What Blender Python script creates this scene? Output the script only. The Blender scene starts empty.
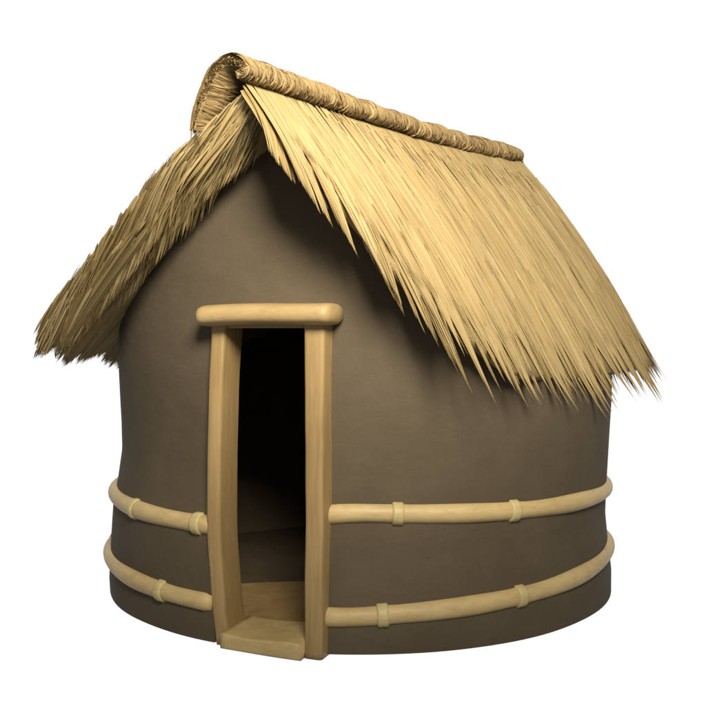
import bpy, math, random
import numpy as np
from mathutils import Vector, noise as mnoise

R = 2.1                       # wall radius at the ground, metres
rng = np.random.default_rng(7)
sc = bpy.context.scene

# ------------------------------------------------------------------ camera
cam_d = bpy.data.cameras.new('camera')
cam = bpy.data.objects.new('camera', cam_d)
sc.collection.objects.link(cam)
cam.location = (-0.06, -4.0 * R, R)
cam.rotation_euler = (math.radians(90), 0, 0)
cam_d.sensor_width = 36
cam_d.lens = 36 * 976 / 706
cam_d.shift_y = -23 / 706
cam_d.clip_end = 500
sc.camera = cam

# ------------------------------------------------------------------ world: white backdrop ahead, dimmed in other directions to shape contrast on the hut
w = bpy.data.worlds.new('World'); sc.world = w; w.use_nodes = True
nt = w.node_tree; nt.nodes.clear()
tc = nt.nodes.new('ShaderNodeTexCoord')
sep = nt.nodes.new('ShaderNodeSeparateXYZ')
mr = nt.nodes.new('ShaderNodeMapRange'); mr.interpolation_type = 'SMOOTHSTEP'
mr.inputs['From Min'].default_value = 0.45; mr.inputs['From Max'].default_value = 0.72
mr.inputs['To Min'].default_value = 0.30; mr.inputs['To Max'].default_value = 1.03
bg = nt.nodes.new('ShaderNodeBackground'); wo = nt.nodes.new('ShaderNodeOutputWorld')
nt.links.new(tc.outputs['Generated'], sep.inputs[0]); nt.links.new(sep.outputs['Y'], mr.inputs['Value'])
nt.links.new(mr.outputs[0], bg.inputs['Strength']); nt.links.new(bg.outputs[0], wo.inputs[0])
bg.inputs['Color'].default_value = (1, 1, 1, 1)

# ------------------------------------------------------------------ lamps
def spot(name, loc, target, radius, power, half, col):
    d = bpy.data.lights.new(name, 'SPOT'); d.shadow_soft_size = radius; d.energy = power; d.color = col
    d.spot_size = math.radians(2 * half); d.spot_blend = 1.0
    o = bpy.data.objects.new(name, d); sc.collection.objects.link(o); o.location = loc
    o.rotation_euler = (Vector(target) - Vector(loc)).to_track_quat('-Z', 'Y').to_euler()
spot('key_lamp', (0.8, -8.4, 6.3), (0.0, -1.2, 3.8), 1.5, 10000, 28.5, (1.0, 0.94, 0.84))

sc.view_settings.view_transform = 'Standard'; sc.view_settings.look = 'None'
sc.view_settings.exposure = 0; sc.view_settings.gamma = 1

# ------------------------------------------------------------------ materials
def mat(name):
    m = bpy.data.materials.new(name); m.use_nodes = True
    t = m.node_tree; b = t.nodes['Principled BSDF']
    return m, t, b
def N(t, kind, **kw):
    n = t.nodes.new(kind)
    for k, v in kw.items():
        if k in n.inputs: n.inputs[k].default_value = v
        else: setattr(n, k, v)
    return n
def ramp(t, stops):
    r = t.nodes.new('ShaderNodeValToRGB'); e = r.color_ramp.elements
    while len(e) < len(stops): e.new(0.5)
    for i, (p, c) in enumerate(stops): e[i].position = p; e[i].color = (*c, 1)
    return r

def mud_material():
    m, t, b = mat('brown_mud_plaster')
    tc = N(t, 'ShaderNodeTexCoord')
    n1 = N(t, 'ShaderNodeTexNoise', Scale=1.6, Detail=5.0, Roughness=0.6)
    n2 = N(t, 'ShaderNodeTexNoise', Scale=38.0, Detail=6.0, Roughness=0.65)
    mp = N(t, 'ShaderNodeMapping'); mp.inputs['Scale'].default_value = (1, 1, 2.2)
    n3 = N(t, 'ShaderNodeTexNoise', Scale=5.0, Detail=4.0)
    t.links.new(tc.outputs['Object'], n1.inputs['Vector']); t.links.new(tc.outputs['Object'], n2.inputs['Vector'])
    t.links.new(tc.outputs['Object'], mp.inputs[0]); t.links.new(mp.outputs[0], n3.inputs['Vector'])
    r = ramp(t, [(0.3, (0.074, 0.055, 0.032)), (0.7, (0.095, 0.072, 0.043))])
    t.links.new(n1.outputs[0], r.inputs[0])
    mix = N(t, 'ShaderNodeMix', data_type='RGBA', blend_type='MULTIPLY'); mix.inputs[0].default_value = 0.25
    t.links.new(r.outputs[0], mix.inputs[6])
    r2 = ramp(t, [(0.35, (0.7, 0.7, 0.7)), (0.65, (1, 1, 1))]); t.links.new(n2.outputs[0], r2.inputs[0])
    t.links.new(r2.outputs[0], mix.inputs[7]); t.links.new(mix.outputs[2], b.inputs['Base Color'])
    b1 = N(t, 'ShaderNodeBump', Strength=0.10, Distance=0.01); b2 = N(t, 'ShaderNodeBump', Strength=0.12, Distance=0.06)
    t.links.new(n2.outputs[0], b1.inputs['Height']); t.links.new(n3.outputs[0], b2.inputs['Height'])
    t.links.new(b2.outputs[0], b1.inputs['Normal']); t.links.new(b1.outputs[0], b.inputs['Normal'])
    b.inputs['Roughness'].default_value = 0.85; b.inputs['Specular IOR Level'].default_value = 0.2
    return m

def straw_material(name, dark, mid, light, attr=True):
    m, t, b = mat(name)
    r = ramp(t, [(0.0, dark), (0.5, mid), (1.0, light)])
    if attr:
        a = N(t, 'ShaderNodeAttribute', attribute_name='tint'); t.links.new(a.outputs['Fac'], r.inputs[0])
    else:
        tc = N(t, 'ShaderNodeTexCoord'); n = N(t, 'ShaderNodeTexNoise', Scale=60.0, Detail=6.0)
        t.links.new(tc.outputs['Object'], n.inputs['Vector']); t.links.new(n.outputs[0], r.inputs[0])
        bp = N(t, 'ShaderNodeBump', Strength=0.5, Distance=0.02); t.links.new(n.outputs[0], bp.inputs['Height']); t.links.new(bp.outputs[0], b.inputs['Normal'])
    t.links.new(r.outputs[0], b.inputs['Base Color'])
    b.inputs['Roughness'].default_value = 0.6; b.inputs['Specular IOR Level'].default_value = 0.25
    return m

def wood_material(name, c0, c1, axis_scale, ring=0.35):
    m, t, b = mat(name)
    tc = N(t, 'ShaderNodeTexCoord'); mp = N(t, 'ShaderNodeMapping'); mp.inputs['Scale'].default_value = axis_scale
    n = N(t, 'ShaderNodeTexNoise', Scale=4.0, Detail=7.0, Roughness=0.6, Distortion=0.6)
    n2 = N(t, 'ShaderNodeTexNoise', Scale=2.0, Detail=3.0)
    t.links.new(tc.outputs['Object'], mp.inputs[0]); t.links.new(mp.outputs[0], n.inputs['Vector']); t.links.new(tc.outputs['Object'], n2.inputs['Vector'])
    r = ramp(t, [(0.3, c0), (0.7, c1)]); t.links.new(n.outputs[0], r.inputs[0])
    mix = N(t, 'ShaderNodeMix', data_type='RGBA', blend_type='MULTIPLY'); mix.inputs[0].default_value = ring
    r2 = ramp(t, [(0.35, (0.72, 0.66, 0.58)), (0.6, (1, 1, 1))]); t.links.new(n2.outputs[0], r2.inputs[0])
    t.links.new(r.outputs[0], mix.inputs[6]); t.links.new(r2.outputs[0], mix.inputs[7]); t.links.new(mix.outputs[2], b.inputs['Base Color'])
    bp = N(t, 'ShaderNodeBump', Strength=0.15, Distance=0.01); t.links.new(n.outputs[0], bp.inputs['Height']); t.links.new(bp.outputs[0], b.inputs['Normal'])
    b.inputs['Roughness'].default_value = 0.5; b.inputs['Specular IOR Level'].default_value = 0.35
    return m

M_mud = mud_material()
M_straw = straw_material('dry_straw', (0.215, 0.145, 0.052), (0.30, 0.213, 0.087), (0.37, 0.278, 0.134))
M_cap = straw_material('bound_straw', (0.15, 0.096, 0.037), (0.23, 0.155, 0.063), (0.31, 0.218, 0.096))
M_under = straw_material('packed_straw', (0.17, 0.115, 0.042), (0.23, 0.16, 0.062), (0.29, 0.205, 0.085), attr=False)
M_post = wood_material('pale_carved_wood', (0.245, 0.16, 0.062), (0.32, 0.215, 0.088), (9, 9, 0.6))
M_lintel = wood_material('pale_round_wood', (0.31, 0.215, 0.09), (0.37, 0.262, 0.115), (0.8, 9, 9))
M_bamboo = wood_material('golden_bamboo', (0.42, 0.30, 0.125), (0.52, 0.385, 0.175), (2, 2, 8))
M_collar = wood_material('pale_bamboo_joint', (0.44, 0.35, 0.15), (0.53, 0.43, 0.20), (2, 2, 8))
M_floor = wood_material('pale_entry_floor', (0.26, 0.165, 0.065), (0.34, 0.225, 0.095), (2, 2, 2))
M_earth = wood_material('dark_earth', (0.074, 0.055, 0.032), (0.095, 0.072, 0.043), (2, 2, 2))

# ------------------------------------------------------------------ mesh helpers
def link(name, verts, faces, m, parent=None, smooth=True, tint=None, loc=None):
    me = bpy.data.meshes.new(name)
    me.from_pydata([tuple(v) for v in verts], [], faces)
    me.materials.append(m); me.validate(); me.update()
    if smooth: me.polygons.foreach_set('use_smooth', [True] * len(me.polygons))
    if tint is not None:
        a = me.attributes.new('tint', 'FLOAT', 'POINT'); a.data.foreach_set('value', np.asarray(tint, dtype=np.float32))
    o = bpy.data.objects.new(name, me); sc.collection.objects.link(o)
    if parent is not None: o.parent = parent
    return o

def tube(path, radii, n=16, cap=True, squash=None):
    """sweep a circle along a path of points, verts and faces"""
    path = [Vector(p) for p in path]; V = []; F = []
    for i, p in enumerate(path):
        a = path[max(i - 1, 0)]; b = path[min(i + 1, len(path) - 1)]
        d = (b - a).normalized(); up = Vector((0, 0, 1)) if abs(d.z) < 0.9 else Vector((1, 0, 0))
        s = d.cross(up).normalized(); q = s.cross(d)
        for j in range(n):
            th = 2 * math.pi * j / n
            V.append(p + radii[i] * (math.cos(th) * s + math.sin(th) * q))
    for i in range(len(path) - 1):
        for j in range(n):
            k = (j + 1) % n
            F.append((i * n + j, i * n + k, (i + 1) * n + k, (i + 1) * n + j))
    if cap: F.append(tuple(range(n))[::-1]); F.append(tuple(range((len(path) - 1) * n, len(path) * n)))
    return V, F

class Strands:
    """straw blades: each a thin ridged ribbon; all numpy"""
    def __init__(self): self.V = []; self.F = []; self.T = []; self.n = 0
    def add(self, pts, nrm, width, tint, taper=1.0):
        # pts (m,3), nrm (3,), width scalar
        m = len(pts); d = np.gradient(pts, axis=0); d /= np.linalg.norm(d, axis=1)[:, None] + 1e-9
        side = np.cross(d, nrm); side /= np.linalg.norm(side, axis=1)[:, None] + 1e-9
        s = np.linspace(0, 1, m)[:, None]
        wd = width * (1 - taper * s ** 2.5) * np.minimum(1, 0.4 + 4 * s) + 0.0006
        up = np.cross(side, d)
        A = pts - side * wd / 2; B = pts + up * wd * 0.2; C = pts + side * wd / 2
        self.V.append(np.stack([A, B, C], 1).reshape(-1, 3)); self.T.append(np.full(m * 3, tint))
        b = self.n
        for i in range(m - 1):
            q = b + 3 * i
            self.F.append((q, q + 3, q + 4, q + 1)); self.F.append((q + 1, q + 4, q + 5, q + 2))
        self.n += 3 * m
    def build(self, name, m, parent):
        return link(name, np.concatenate(self.V), self.F, m, parent, True, np.concatenate(self.T))

# ------------------------------------------------------------------ the hut root; z of all data below measured from the ground
hut = bpy.data.objects.new('round_hut', None); sc.collection.objects.link(hut)
hut['label'] = 'round brown mud hut with shaggy straw gable roof, open doorway and bamboo rails'
hut['category'] = 'hut'

# ------------------------------------------------------------------ roof surface (units of R, z=0 at eye height, i.e. ground is z=-1)
P0 = np.array([-0.309, -1.12, 0.705]); P1 = np.array([0.715, 0.40, 0.765])
RL = float(np.hypot(*(P1 - P0)[:2])); U = (P1 - P0)[:2] / RL; H = np.array([U[1], -U[0]])   # H: to the right of the ridge
SR = 1.469
def sl(t):                                     # slope of the left side
    s = min(max((t + 0.10) / 0.6, 0), 1); s = s * s * (3 - 2 * s)
    return 0.82 + (0.62 - 0.82) * s
def ridge_z(t): return P0[2] + (P1[2] - P0[2]) * t / RL - 0.02 * math.sin(math.pi * min(max(t / RL, 0), 1))
KR = ([-0.13, -0.085, -0.03, 0.035, 0.12, 0.2, 0.39, 0.58, 0.88, 1.4, RL], [0.06, 0.11, 0.14, 0.22, 0.36, 0.46, 0.53, 0.58, 0.60, 0.61, 0.62])
KL = ([-0.13, -0.09, 0.1, 0.5, 1.1, RL], [0.70, 0.80, 1.02, 1.24, 1.44, 1.56])
PHI_R = math.atan2(H[1], H[0]); PHI_L = PHI_R + math.pi
def circ_dist(phi, rad=1.20):
    dx, dy = math.cos(phi), math.sin(phi); b = P1[0] * dx + P1[1] * dy; c = P1[0] ** 2 + P1[1] ** 2 - rad * rad
    return -b + math.sqrt(b * b - c)
def fan(phi):                                  # rear hip: length and slope per direction
    f = (phi - PHI_R) / math.pi
    k = circ_dist(phi); kr = KR[1][-1]; kl = KL[1][-1]
    if f < 0.12: k = kr + (k - kr) * (f / 0.12)
    if f > 0.8: k = k + (kl - k) * ((f - 0.8) / 0.2)
    ze = ridge_z(RL) - SR * kr; ze2 = ridge_z(RL) - sl(RL) * kl
    drop = ridge_z(RL) - (ze + (ze2 - ze) * f)
    return k, drop / k
def surf(fam, p, k):
    """fam 0 right / 1 rear fan / 2 left; p = place along the ridge or direction; k = horizontal run. slight outward bow"""
    if fam == 0:
        q = P0[:2] + U * p + H * k; z = ridge_z(p) - SR * k + 0.05 * math.sin(min(k / 0.6, 1) * math.pi)
    elif fam == 2:
        q = P0[:2] + U * p - H * k; z = ridge_z(p) - sl(p) * k + 0.03 * math.sin(min(k / 1.2, 1) * math.pi)
    else:
        K, s = fan(p); q = P1[:2] + k * np.array([math.cos(p), math.sin(p)]); z = ridge_z(RL) - s * k
        z += 0.03 * math.sin(min(k / K, 1) * math.pi)
    return np.array([q[0], q[1], z])
def reach(fam, p):
    if fam == 0: return float(np.interp(p, *KR))
    if fam == 2: return float(np.interp(p, *KL))
    return fan(p)[0]
def roof_z(x, y):
    r = np.array([x, y]) - P0[:2]; t = float(r @ U); k = float(r @ H)
    if t <= RL: return surf(0, t, k)[2] if k >= 0 else surf(2, t, -k)[2]
    r = np.array([x, y]) - P1[:2]; phi = math.atan2(r[1], r[0])
    while phi < PHI_R: phi += 2 * math.pi
    return surf(1, min(phi, PHI_L), float(np.hypot(*r)))[2]
def world(p): return np.array([p[0] * R, p[1] * R, (p[2] + 1) * R])

# ------------------------------------------------------------------ wall
ZL = ([-1.0, -0.95, -0.8, -0.65, -0.58, -0.46, -0.35, -0.12, 0.2, 0.7], [0.997, 1.0, 0.992, 0.982, 0.966, 0.948, 0.950, 0.963, 0.955, 0.93])
ZR = ([-1.0, -0.92, -0.8, -0.7, -0.6, -0.45, -0.27, -0.1, 0.2, 0.7], [0.995, 0.995, 0.981, 0.972, 0.977, 0.987, 0.998, 1.0, 0.98, 0.94])
def wall_r(az, z):                              # az: 0 faces -Y, positive to +X
    f = 0.5 * (1 + math.sin(az))
    f = f * f * (3 - 2 * f)
    return float(np.interp(z, *ZL)) * (1 - f) + float(np.interp(z, *ZR)) * f
def wall_p(az, z, off=0.0):
    r = wall_r(az, z) + off
    return np.array([r * math.sin(az), -r * math.cos(az), z])
D2R = math.radians
DOOR_C = np.array([-0.258, -0.918]); DA = D2R(-21); DN = np.array([math.sin(DA), -math.cos(DA)]); DT = np.array([math.cos(DA), math.sin(DA)])
AZ0, AZ1, ZTOP = D2R(-28.2), D2R(-7.2), 0.035
azs = sorted(list(np.linspace(AZ1, AZ0 + 2 * math.pi, 150)) + list(np.linspace(AZ0, AZ1, 12))[1:-1])
azs = [a for a in azs]
nz_lo = 44
V = []; F = []; cols = []
for a in azs:
    lowz = list(np.linspace(-1.0, ZTOP, nz_lo)); 
    p = wall_p(a, 0.0); top = roof_z(p[0], p[1])
    for _ in range(3):
        p = wall_p(a, top); top = roof_z(p[0], p[1])
    top -= 0.022
    if top < ZTOP:
        lowz = list(np.linspace(-1.0, min(top - 0.02, ZTOP), nz_lo))
    zs = lowz + list(np.linspace(lowz[-1], top, 14))[1:]
    base = len(V); cols.append(base)
    for z, ro in [(z, 0.0) for z in zs] + [(roof_z((1 - q) * math.sin(a), -(1 - q) * math.cos(a)) - 0.038, -q) for q in (0.05, 0.11)]:
        nn = mnoise.noise(Vector((3 * math.sin(a), 3 * math.cos(a), z * 2.4))) * 0.005
        rr = 0.0
        V.append(world(wall_p(a, min(z, 0.6), nn + rr + ro) * np.array([1, 1, 0]) + np.array([0, 0, z])))
nrow = nz_lo + 15
n = len(azs)
for i in range(n):
    j = (i + 1) % n
    a_mid = azs[i] + ((azs[j] - azs[i]) % (2 * math.pi)) / 2
    am = (a_mid + math.pi) % (2 * math.pi) - math.pi
    for r in range(nrow - 1):
        if AZ0 < am < AZ1 and r < nz_lo - 1: continue
        F.append((cols[i] + r, cols[j] + r, cols[j] + r + 1, cols[i] + r + 1))
wall = link('wall', V, F, M_mud, hut)
wall['label'] = 'smooth dark brown mud wall curving round the hut'
so = wall.modifiers.new('thickness', 'SOLIDIFY'); so.thickness = 0.08 * R; so.offset = -1
es = wall.modifiers.new('edges', 'EDGE_SPLIT'); es.split_angle = math.radians(50)

# ------------------------------------------------------------------ floor inside
NF = 64
V = [(0, 0, 0.035)] + [(0.93 * R * math.sin(2 * math.pi * i / NF), -0.93 * R * math.cos(2 * math.pi * i / NF), 0.035) for i in range(NF)]
V += [(v[0], v[1], 0.0) for v in V]
F = [(0, 1 + i, 1 + (i + 1) % NF) for i in range(NF)] + [(NF + 1, NF + 2 + (i + 1) % NF, NF + 2 + i) for i in range(NF)]
F += [(1 + i, NF + 2 + i, NF + 2 + (i + 1) % NF, 1 + (i + 1) % NF) for i in range(NF)]
link('earth_floor', V, F, M_earth, hut, smooth=False)
# pale entry floor over the darker earth floor, with a curved inner edge
def dw(t, d, z): return np.array([(DOOR_C[0] + DT[0] * t + DN[0] * d) * R, (DOOR_C[1] + DT[1] * t + DN[1] * d) * R, z * R])
V = []; F = []; nx = 24; ny = 8
for i in range(nx + 1):
    t = -0.20 + 0.34 * i / nx
    back = -0.64 - 1.5 * (t + 0.15) + 2.2 * (t + 0.15) ** 2
    for j in range(ny + 1):
        d = 0.02 + (back - 0.02) * j / ny
        tw = -0.03 + (t + 0.03) * (1 + 1.6 * min(1, max(0, -d - 0.06) / 0.25))
        V.append(dw(tw, d, 0.0178 + 0.0006 * mnoise.noise(Vector((t * 9, d * 9, 0)))))
for i in range(nx):
    for j in range(ny):
        a = i * (ny + 1) + j; F.append((a, a + ny + 1, a + ny + 2, a + 1))
ef = link('entry_floor', V, F, M_floor, hut)

# ------------------------------------------------------------------ door frame (built in door coordinates: t to the right, d outwards)
def loft(sections, n_sub=None):
    """closed loops of equal length -> verts, faces with caps"""
    V = []; F = []; m = len(sections[0])
    for s in sections: V += list(s)
    for i in range(len(sections) - 1):
        for j in range(m):
            k = (j + 1) % m; F.append((i * m + j, i * m + k, (i + 1) * m + k, (i + 1) * m + j))
    F.append(tuple(range(m))[::-1]); F.append(tuple(range((len(sections) - 1) * m, len(sections) * m)))
    return V, F
def rrect(t0, t1, d0, d1, r, k=4):
    pts = []
    for (cx, cy, a0) in ((t1 - r, d1 - r, 0), (t0 + r, d1 - r, 90), (t0 + r, d0 + r, 180), (t1 - r, d0 + r, 270)):
        for i in range(k + 1):
            a = D2R(a0 + 90 * i / k); pts.append((cx + r * math.cos(a), cy + r * math.sin(a)))
    return pts
def post(knots, name, label):
    """knots: z, t0, t1, d0, d1"""
    kz = [q[0] for q in knots]; secs = []
    from numpy import interp
    zz = np.linspace(kz[0], kz[-1], 60)
    kn = np.array(knots)
    def smooth(col, z):
        # average of interpolations, soft bends
        return float(np.mean([np.interp(min(max(z + o, kz[0]), kz[-1]), kz, kn[:, col]) for o in np.linspace(-0.07, 0.07, 9)]))
    for z in zz:
        t0, t1, d0, d1 = (smooth(c, z) for c in (1, 2, 3, 4))
        wv = 0.0025 * mnoise.noise(Vector((z * 6, knots[0][1] * 9, 0)))
        loop = rrect(t0 + wv, t1 + wv, d0, d1, 0.012)
        secs.append([dw(a, b, z) for a, b in loop])
    V, F = loft(secs)
    o = link(name, V, F, M_post, hut); o['label'] = label
    return o
post([(-0.004, -0.205, -0.155, -0.09, 0.045), (0.12, -0.228, -0.178, -0.09, 0.04), (0.35, -0.246, -0.196, -0.09, 0.04),
      (0.60, -0.244, -0.194, -0.09, 0.04), (0.85, -0.238, -0.188, -0.09, 0.04), (1.03, -0.226, -0.172, -0.09, 0.04)],
     'door_post', 'bowed pale wooden door post on the left side of the doorway')
post([(-0.004, 0.108, 0.168, -0.09, 0.065), (0.12, 0.106, 0.168, -0.09, 0.06), (0.35, 0.108, 0.168, -0.09, 0.058),
      (0.60, 0.108, 0.168, -0.09, 0.058), (0.85, 0.106, 0.172, -0.09, 0.058), (1.03, 0.104, 0.174, -0.09, 0.058)],
     'door_post', 'straight pale wooden door post on the right side of the doorway')
# lintel: rounded bar
secs = []
for i in range(41):
    s = i / 40; t = -0.252 + 0.462 * s
    e = min(s, 1 - s) * 0.478; rr = min(1.0, math.sqrt(max(0.0, 1 - (1 - min(e / 0.028, 1)) ** 2)) * 0.65 + 0.35)
    hz = 0.034 * (0.45 + 0.55 * rr); hd = 0.075 * (0.55 + 0.45 * rr)
    cz = 1.044 + 0.008 * s + 0.003 * math.sin(s * 5); cd = -0.0
    loop = []
    for j in range(24):
        th = 2 * math.pi * j / 24; c, sn = math.cos(th), math.sin(th)
        loop.append(dw(t, cd + hd * np.sign(c) * abs(c) ** 0.7 + 0.04, cz + hz * np.sign(sn) * abs(sn) ** 0.75))
    secs.append(loop)
V, F = loft(secs); link('lintel', V, F, M_lintel, hut)
# soffit board over the opening, closes the wall's thickness
secs = [[dw(t, a, 1.018 + b) for a, b in rrect(-0.12, 0.03, -0.012, 0.012, 0.004)] for t in np.linspace(-0.21, 0.16, 6)]
V, F = loft(secs); link('door_head_board', V, F, M_post, hut)
# doorstep
secs = []
for t in np.linspace(-0.172, 0.110, 16):
    fr = 0.085 + 0.012 * math.sin((t + 0.1) * 8); 
    secs.append([dw(t, a, b) for a, b in rrect(-0.13, fr, -0.004 , 0.046 + 0.004 * math.sin(t * 20), 0.009)])
V, F = loft(secs); link('doorstep', V, F, M_bamboo, hut)

# ------------------------------------------------------------------ bamboo rails
UP = ([-200, -80, -29, -3, 5, 30, 75, 160], [-0.61, -0.626, -0.632, -0.566, -0.570, -0.584, -0.603, -0.61])
LO = ([-200, -80, -29, -3, 3, 31, 75, 160], [-0.85, -0.857, -0.876, -0.888, -0.880, -0.860, -0.826, -0.84])
def rail(tab, a0, a1, collars, label, rad=0.031):
    aa = np.linspace(a0, a1, 90); path = []; rr = []
    for i, a in enumerate(aa):
        z = float(np.interp(a, *tab)); az = D2R(a)
        path.append(world(wall_p(az, z, -0.006)))
        # soft swelling toward each joint and rounded ends
        e = min(abs(a - a0), abs(a - a1)) * D2R(1); k = min(1, e / 0.02)
        q = 1 + 0.05 * math.sin(a * 0.21 + a0) + sum(0.06 * math.exp(-((a - c) / 1.6) ** 2) for c in collars)
        rr.append(rad * R * q * (0.75 + 0.25 * math.sqrt(1 - (1 - k) ** 2)) if k < 1 else rad * R * q)
    # smooth the path
    P = np.array(path)
    for _ in range(4): P[1:-1] = 0.25 * P[:-2] + 0.5 * P[1:-1] + 0.25 * P[2:]
    V, F = tube(P, rr, 20)
    o = link('bamboo_rail', V, F, M_bamboo, hut); o['label'] = label
    for c in collars:
        i = np.interp(c, aa, np.arange(len(aa))); i0 = int(i); i0 = min(i0, len(P) - 2)
        pt = P[i0] * (1 - (i - i0)) + P[i0 + 1] * (i - i0); d = P[i0 + 1] - P[i0]; d /= np.linalg.norm(d)
        hw = 0.018 * R; prof = [(-1, 1.0), (-0.92, 1.14), (-0.6, 1.19), (0, 1.17), (0.6, 1.19), (0.92, 1.14), (1, 1.0)]
        V, F = tube([pt + d * hw * s for s, _ in prof], [rad * R * 1.02 * q for _, q in prof], 20)
        link('joint_collar', V, F, M_collar, o)
rail(UP, -176, -28.8, [-150, -120, -95, -54, -33.0], 'upper bamboo rail left of the doorway')
rail(UP, -8.5, 184, [6.5, 30, 102, 130, 155], 'upper bamboo rail right of the doorway')
rail(LO, -176, -28.8, [-150, -120, -90, -42], 'lower bamboo rail left of the doorway')
rail(LO, -8.5, 184, [3.6, 31, 104, 132, 160], 'lower bamboo rail right of the doorway')

# ------------------------------------------------------------------ roof shells
def shell(fams, name, label, p_lo, p_hi, fam):
    nt_, nk = 60, 20; V = []; F = []
    for i in range(nt_ + 1):
        p = p_lo + (p_hi - p_lo) * i / nt_; K = reach(fam, p) * ((0.90 + 0.07 * min(max((p - 0.2) / 0.3, 0), 1)) if fam == 0 else 0.97)
        for j in range(nk + 1):
            q = surf(fam, p, K * j / nk); V.append(world(q - np.array([0, 0, 0.034])))
    for i in range(nt_):
        for j in range(nk):
            a = i * (nk + 1) + j; F.append((a, a + 1, a + nk + 2, a + nk + 1) if fam != 2 else (a, a + nk + 1, a + nk + 2, a + 1))
    return V, F
roof = bpy.data.objects.new('thatched_roof', None); sc.collection.objects.link(roof); roof.parent = hut
bases = {}
for fam, lo, hi, nm in ((0, -0.04, RL, 'right'), (1, PHI_R, PHI_L, 'rear'), (2, -0.02, RL, 'left')):
    V, F = shell(None, nm, nm, lo, hi, fam)
    bases[fam] = (V, F)
V = []; F = []
for fam in (0, 1, 2):
    v, f = bases[fam]; b = len(V); V += v; F += [tuple(i + b for i in q) for q in f]
base = link('roof_base', V, F, M_under, roof)
sm = base.modifiers.new('t', 'SOLIDIFY'); sm.thickness = 0.03 * R; sm.offset = 0

# ------------------------------------------------------------------ thatch strands
def strand(S, fam, p, k0, k1, lat0, lat1, lift0, lift1, width, tint, drop=0.0, m=7, p_pow=1.0, fwd=0.0):
    """run from k0 to k1 on the surface; lateral shift along p from lat0 to lat1; drop bends the tip down"""
    ss = np.linspace(0, 1, m); pts = []
    for s in ss:
        pp = p + lat0 + (lat1 - lat0) * s ** p_pow
        q = surf(fam, pp, k0 + (k1 - k0) * s)
        q = q + np.array([0, 0, lift0 + (lift1 - lift0) * s - drop * s ** 3])
        q[:2] += fwd * (s ** 2) * (-U)
        pts.append(world(q))
    pts = np.array(pts)
    a = surf(fam, p, 0.3); b = surf(fam, p, 0.32); c = surf(fam, p + 0.02, 0.3)
    nrm = np.cross(b - a, c - a); nrm /= np.linalg.norm(nrm) + 1e-9
    if nrm[2] < 0: nrm = -nrm
    nrm = nrm + rng.normal(0, 0.17, 3); nrm /= np.linalg.norm(nrm)
    S.add(pts, nrm, width * R, tint)

def cover(S, fam, lo, hi, count, wscale=1.0):
    for _ in range(count):
        p = rng.uniform(lo, hi); K = reach(fam, p)
        L = rng.uniform(0.22, 0.5) * (1 if fam != 2 else 1.2)
        k1 = rng.uniform(0.05, 1.0) ** 0.7 * K * 0.93; k0 = max(0.0, k1 - L)
        lat = rng.normal(0, 0.010 if fam != 1 else 0.02)
        patch = mnoise.noise(Vector((p * 16, fam * 11.0, k1 * 1.5))) * 0.26 + mnoise.noise(Vector((p * 45, fam * 11.0, k1 * 2.5))) * 0.16
        tint = min(1, max(0, 0.5 + patch + rng.normal(0, 0.09)))
        lf = rng.uniform(0.0, 0.006)
        strand(S, fam, p, k0, k1, 0, lat, 0.004 + lf, 0.010 + lf, rng.uniform(0.005, 0.011) * wscale, tint, m=6)

def tufts(S, fam, lo, hi, step, lmin, lmax, dens=38, drop=(0.0, 0.05), layer=0, back=0.0, fwd=0.0, w=None):
    p = lo
    while p < hi:
        wdt = step * rng.uniform(1.1, 2.3)
        K = reach(fam, p) - back
        long_ = lmin + (lmax - lmin) * rng.random() ** 1.5
        if fam == 0 and p < 0.45: long_ = long_ * 1.15 + 0.01
        if fam == 0 and rng.random() < 0.22: long_ += rng.uniform(0.01, 0.035)
        fw = 0.05 * max(0.0, 1 - max(p, 0) / 0.18) if fam == 0 else 0.0
        L = K + long_; dr = rng.uniform(*drop)
        if fam == 0 and p < 0.55: dr += rng.uniform(0.015, 0.05) * (1 - max(p, 0) / 0.55)
        skew = rng.normal(0, 0.012)
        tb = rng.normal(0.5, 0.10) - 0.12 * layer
        for _ in range(int(dens * wdt / step / 1.5)):
            o = rng.uniform(-0.5, 0.5)
            conv = 1 - rng.uniform(0.8, 1.0)
            tip = L - abs(o) ** 1.2 * long_ * 1.1 - rng.uniform(0, 0.03) * (rng.random() < 0.7)
            k0 = max(0.0, K - rng.uniform(0.14, 0.55))
            strand(S, fam, p, k0, tip, o * wdt * 1.15, o * wdt * conv + skew, 0.016 - 0.014 * layer + rng.uniform(0, 0.006), 0.010 - 0.018 * layer,
                   (w or 1) * rng.uniform(0.008, 0.016), min(1, max(0, tb + rng.normal(0, 0.13))), drop=dr, m=9, p_pow=1.6, fwd=fw)
        p += step * rng.uniform(0.6, 1.1)

def slope(fam, lo, hi, n_cover, tstep, name, label, lmin, lmax, drop, ang=1.0):
    S = Strands()
    cover(S, fam, lo, hi, n_cover)
    tufts(S, fam, lo, hi, tstep, lmin, lmax, drop=drop, layer=0)
    tufts(S, fam, lo, hi, tstep * 1.1, lmin * 0.4, lmax * 0.8, drop=drop, layer=1, back=0.01 if fam else 0.035)
    tufts(S, fam, lo, hi, tstep * 1.1, 0.0, lmax * 0.6, drop=drop, layer=2, back=0.03 if fam else 0.07)
    return S
S = slope(0, -0.02, RL + 0.01, 18000, 0.046, '', '', 0.025, 0.085, (0.0, 0.035))
o = S.build('straw_slope', M_straw, roof); o['label'] = 'bright right slope of pale golden straw ending in ragged pointed tufts'
S = slope(1, PHI_R, PHI_L, 4000, 0.05, '', '', 0.01, 0.06, (0.0, 0.03))
o = S.build('straw_slope', M_straw, roof); o['label'] = 'rear hipped end of the straw roof'
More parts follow.
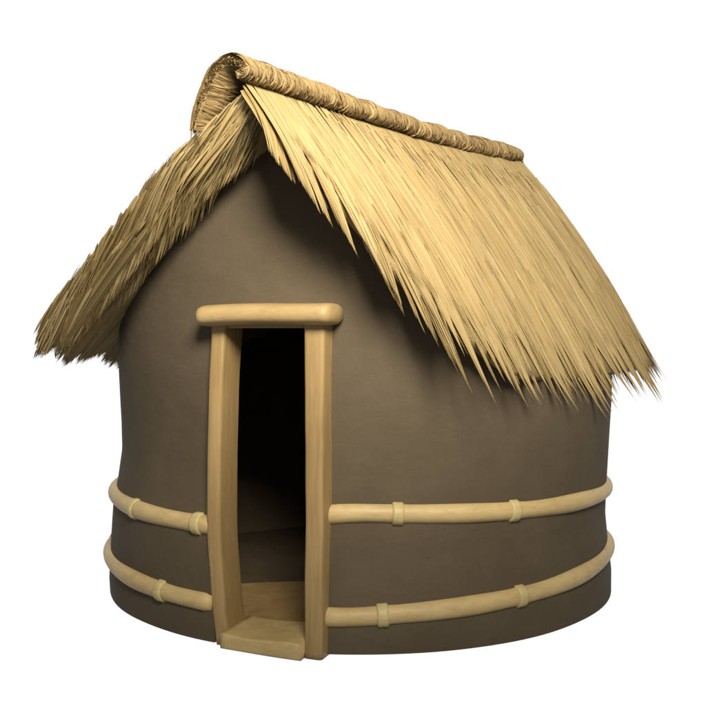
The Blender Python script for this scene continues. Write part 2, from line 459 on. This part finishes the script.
S = slope(2, -0.02, RL, 5000, 0.03, '', '', 0.01, 0.06, (0.0, 0.03))
o = S.build('straw_slope', M_straw, roof); o['label'] = 'shaded left slope of straw with long strands hanging at its front edge'

# left verge: long clumps lying along the edge and hanging down over the gable
S = Strands()
nc = 36
for c in range(nc * 4):
    lay = c // nc
    k_s = (c % nc) / nc * 0.88 - 0.10 + rng.uniform(-0.02, 0.02)
    Lc = rng.uniform(0.30, 0.55); ins = [0.0, 0.015, 0.04, 0.07][lay] + rng.uniform(0, 0.02)
    hang = rng.uniform(0.02, 0.06); wdt = rng.uniform(0.05, 0.09); inward = rng.uniform(0.03, 0.12)
    if lay >= 2: hang += rng.uniform(0, 0.03); Lc *= 0.75
    tb = rng.normal(0.45, 0.24)
    zlim = rng.uniform(-0.11, -0.03)
    for _ in range(36):
        o_ = rng.uniform(-0.5, 0.5); st = rng.uniform(-0.04, 0.10); ln = Lc * (1 - 0.75 * abs(o_) ** 1.3) + rng.uniform(-0.04, 0.0)
        if k_s + st < 0.0: continue
        pts = []
        for s in np.linspace(0, 1, 12):
            k = k_s + st + ln * s * 0.8
            t = -0.100 + 0.085 * max(0.0, 1 - k / 0.25) + ins + o_ * wdt * (1 - s ** 1.4 * 0.93) + inward * s ** 1.3 + 0.02
            q = surf(2, t, min(k, 0.93))
            q[2] += 0.004 - 0.016 * lay - hang * s ** 1.7 - 0.015 * o_ * (1 - s)
            q[:2] += -H * (k - min(k, 0.93)) * 0.3
            pts.append(q)
        pts = np.array(pts); zl = zlim + abs(o_) * 0.05
        if pts[0, 2] < zl + 0.03: continue
        if pts[-1, 2] < zl:
            f = np.interp(-zl, -pts[:, 2], np.linspace(0, 1, 12)); ss = np.linspace(0, f, 12)
            pts = np.stack([np.interp(ss, np.linspace(0, 1, 12), pts[:, a]) for a in range(3)], 1)
        nrm = np.array([-0.25, -0.8, 0.55]) + rng.normal(0, 0.22, 3); nrm /= np.linalg.norm(nrm)
        S.add(np.array([world(q) for q in pts]), nrm, rng.uniform(0.007, 0.017) * R, min(1, max(0, tb + rng.normal(0, 0.12))))
# straw showing under the left eave, behind the verge
for c in range(150):
    p = rng.uniform(-0.06, 0.95); K = reach(2, p); wdt = rng.uniform(0.04, 0.08); tb = rng.normal(0.38, 0.2); le = rng.uniform(0.0, 0.05)
    for _ in range(26):
        o_ = rng.uniform(-0.5, 0.5); k0 = K * rng.uniform(0.45, 0.85); dz = rng.uniform(-0.075, -0.05); k1 = K * 0.98 + le - abs(o_) * 0.04; pts = []
        for s in np.linspace(0, 1, 8):
            q = surf(2, p + o_ * wdt * (1 - 0.8 * s ** 1.5) + 0.04 * s, k0 + (k1 - k0) * s); q[2] += dz - 0.01 * s ** 3
            pts.append(world(q))
        S.add(np.array(pts), np.array([0.4, -0.6, -0.6]) + rng.normal(0, 0.25, 3), rng.uniform(0.007, 0.015) * R, min(1, max(0, tb + rng.normal(0, 0.12))))
o = S.build('verge_fringe', M_straw, roof); o['label'] = 'shaggy straw fringe hanging along the left gable edge'

# ------------------------------------------------------------------ ridge cap: a straw mat folded over the ridge
# cross-section in (w to the right of the ridge, z), outer side
prof = [(-0.128, -0.125), (-0.120, -0.090), (-0.106, -0.052), (-0.086, -0.012), (-0.058, 0.026), (-0.022, 0.050), (0.015, 0.050),
        (0.042, 0.036), (0.056, 0.018), (0.059, 0.002), (0.048, -0.011), (0.026, -0.014)]
prof = np.array(prof)
def smooth_poly(P, n):
    d = np.r_[0, np.cumsum(np.linalg.norm(np.diff(P, axis=0), axis=1))]; s = np.linspace(0, d[-1], n)
    Q = np.stack([np.interp(s, d, P[:, 0]), np.interp(s, d, P[:, 1])], 1)
    for _ in range(5): Q[1:-1] = 0.25 * Q[:-2] + 0.5 * Q[1:-1] + 0.25 * Q[2:]
    return Q
PO = smooth_poly(prof, 34)
tn = np.gradient(PO, axis=0); tn /= np.linalg.norm(tn, axis=1)[:, None]; nr = np.stack([-tn[:, 1], tn[:, 0]], 1)   # outward (left of travel)
if nr[17, 1] < 0: nr = -nr
T0, T1 = -0.10, RL + 0.015
def cap_pt(t, i, off=0.0):
    """i float index on the profile"""
    i = min(max(i, 0), len(PO) - 1.001); a = int(i); f = i - a
    q = PO[a] * (1 - f) + PO[a + 1] * f; nn = nr[a] * (1 - f) + nr[a + 1] * f
    s = (t - T0) / (T1 - T0)
    ring = 0.0025 * math.sin(t * 31 + 5 * mnoise.noise(Vector((t * 4, i * 0.04, 0)))) + 0.008 * mnoise.noise(Vector((t * 7, i * 0.12, 4)))
    scale = 1.0 + 0.14 * max(0.0, 1 - (t - T0) / 0.28) ** 1.5
    if s > 0.93: scale *= 1 - 0.30 * ((s - 0.93) / 0.07) ** 2
    q = q * scale + nn * (off + ring)
    c = P0[:2] + U * t - H * 0.02
    return world(np.array([c[0] + H[0] * q[0], c[1] + H[1] * q[0], ridge_z(t) + 0.018 + 0.014 * max(0.0, 1 - t / 0.5) + q[1] + 0.01 * math.sin(t * 3.1)]))
V = []; F = []; nt_ = 150; m = len(PO)
for i in range(nt_ + 1):
    t = T0 + (T1 - T0) * i / nt_
    for j in range(m): V.append(cap_pt(t, j))
    for j in range(m): V.append(cap_pt(t, j, -0.022 * min(1, 0.2 + j / 9)))
for i in range(nt_):
    for j in range(m - 1):
        a = i * 2 * m + j; b = a + 2 * m
        F.append((a, a + 1, b + 1, b)); F.append((a + m, b + m, b + m + 1, a + m + 1))
    a = i * 2 * m; b = a + 2 * m
    F.append((a, b, b + m, a + m)); F.append((a + m - 1, a + 2 * m - 1, b + 2 * m - 1, b + m - 1))
for i in (0, nt_):
    for j in range(m - 1):
        a = i * 2 * m + j; F.append((a, a + m, a + m + 1, a + 1) if i == 0 else (a, a + 1, a + m + 1, a + m))
cap = link('ridge_cap', V, F, M_under, roof)
cap['label'] = 'bundled straw ridge cap folded over the top of the roof'
# straw wrapped over the cap
S = Strands()
for _ in range(5200):
    t = rng.uniform(T0, T1); i0 = rng.uniform(-2, m * 0.75); i1 = i0 + rng.uniform(8, 18); sk = rng.normal(0.012, 0.016)
    if rng.random() < 0.25: i0 = rng.uniform(0, 4)
    if i1 > m - 1: i1 = m - 1
    pts = []; off = rng.uniform(0.001, 0.007)
    for s in np.linspace(0, 1, 9):
        ii = i0 + (i1 - i0) * s
        pts.append(cap_pt(min(max(t + sk * (s - 0.5) * 2, T0 - 0.004), T1), ii, off + 0.003 * math.sin(math.pi * s)))
    a, b = pts[0], pts[-1]; mid = pts[4]; ax = np.array([U[0], U[1], 0.0]); d = np.array(b) - np.array(a); nn = np.cross(ax, d); nn /= np.linalg.norm(nn) + 1e-9
    if nn[2] < 0: nn = -nn
    patch = 0.35 * mnoise.noise(Vector((t * 9, 3, 1)))
    S.add(np.array(pts), nn + rng.normal(0, 0.2, 3), rng.uniform(0.006, 0.014) * R, min(1, max(0, 0.5 + patch + rng.normal(0, 0.15))), taper=0.7)
# ragged bits at the far end and on the left lower edge
for _ in range(260):
    t = rng.uniform(T1 - 0.03, T1 + 0.01); i0 = rng.uniform(10, m - 3); p = cap_pt(T1 - 0.01, i0, 0.0)
    ln = rng.uniform(0.01, 0.045) * R
    S.add(np.array([p + s * ln * np.array([U[0] * 0.5, U[1] * 0.5, -0.85 * s]) for s in np.linspace(0, 1, 5)]), np.array([0.2, -0.9, 0.3]), 0.008 * R, rng.uniform(0.2, 0.7))
for _ in range(1500):
    t = rng.uniform(T0, T1); sk = rng.normal(0, 0.01); pts = []
    p0 = cap_pt(t, 1.5, 0.003); p1 = cap_pt(t + sk, 0.0, 0.003); e = (p1 - p0) / np.linalg.norm(p1 - p0)
    e = e + np.array([0.25, 0.1, -0.3]); ln = rng.uniform(0.0, 0.045) * R
    pts = [cap_pt(t, ii, 0.003) for ii in (9, 6, 3, 1.5)] + [p1, p1 + e * ln * 0.5, p1 + e * ln]
    S.add(np.array(pts), np.array([-0.8, -0.3, 0.4]) + rng.normal(0, 0.2, 3), rng.uniform(0.006, 0.012) * R, min(1, max(0, rng.normal(0.4, 0.2))))
# straw packed along the inside of the fold, seen at its open front end
for _ in range(900):
    t = T0 - 0.004 + rng.uniform(0, 0.05); i0 = rng.uniform(0, m - 4); dr = rng.normal(0, 1.2); ln = rng.uniform(0.08, 0.22)
    pts = [cap_pt(t + ln * s, min(max(i0 + dr * s, 0), m - 2), -0.024 * min(1, 0.2 + i0 / 9) - 0.004 * math.sin(3 * s)) for s in np.linspace(0, 1, 6)]
    S.add(np.array(pts), np.array([0.5, -0.6, -0.5]) + rng.normal(0, 0.3, 3), rng.uniform(0.006, 0.013) * R, min(1, max(0, rng.normal(0.4, 0.22))))
# cut straw ends on the front rim
for _ in range(700):
    i0 = rng.uniform(0, m - 1.2); d0 = rng.uniform(-0.022, 0.002) * min(1, 0.2 + i0 / 9)
    pts = [cap_pt(T0 + 0.03 - 0.036 * s, min(m - 1.1, i0 + 2.5 * s * rng.uniform(0.6, 1)), d0) for s in np.linspace(0, 1, 5)]
    S.add(np.array(pts), np.array([0.1, -0.5, 0.8]) + rng.normal(0, 0.4, 3), rng.uniform(0.006, 0.011) * R, min(1, max(0, rng.normal(0.6, 0.2))), taper=0.6)
S.build('cap_straw', M_cap, cap)
# gable peak filling: strands converging under the cap
S = Strands()
for _ in range(1600):
    side = rng.random() < 0.85
    t = rng.uniform(-0.03, 0.10); k0 = rng.uniform(0, 0.12); tt = rng.uniform(0.0, 0.08)
    pts = []
    L = rng.uniform(0.10, 0.26) if side else rng.uniform(0.06, 0.12); hang = rng.uniform(0.0, 0.04); dz = rng.uniform(-0.06, 0.0)
    for s in np.linspace(0, 1, 7):
        q = surf(2 if side else 0, t + tt * s, k0 + L * s * (0.8 if side else 0.5)); q[2] += dz - hang * s ** 1.6
        pts.append(world(q))
    S.add(np.array(pts), np.array([-0.2 if side else 0.3, -0.9, 0.3]) + rng.normal(0, 0.25, 3), rng.uniform(0.006, 0.012) * R, min(1, max(0, rng.normal(0.42, 0.18))))
o = S.build('peak_tuft', M_straw, roof); o['label'] = 'tuft of straw gathered under the front end of the ridge cap'
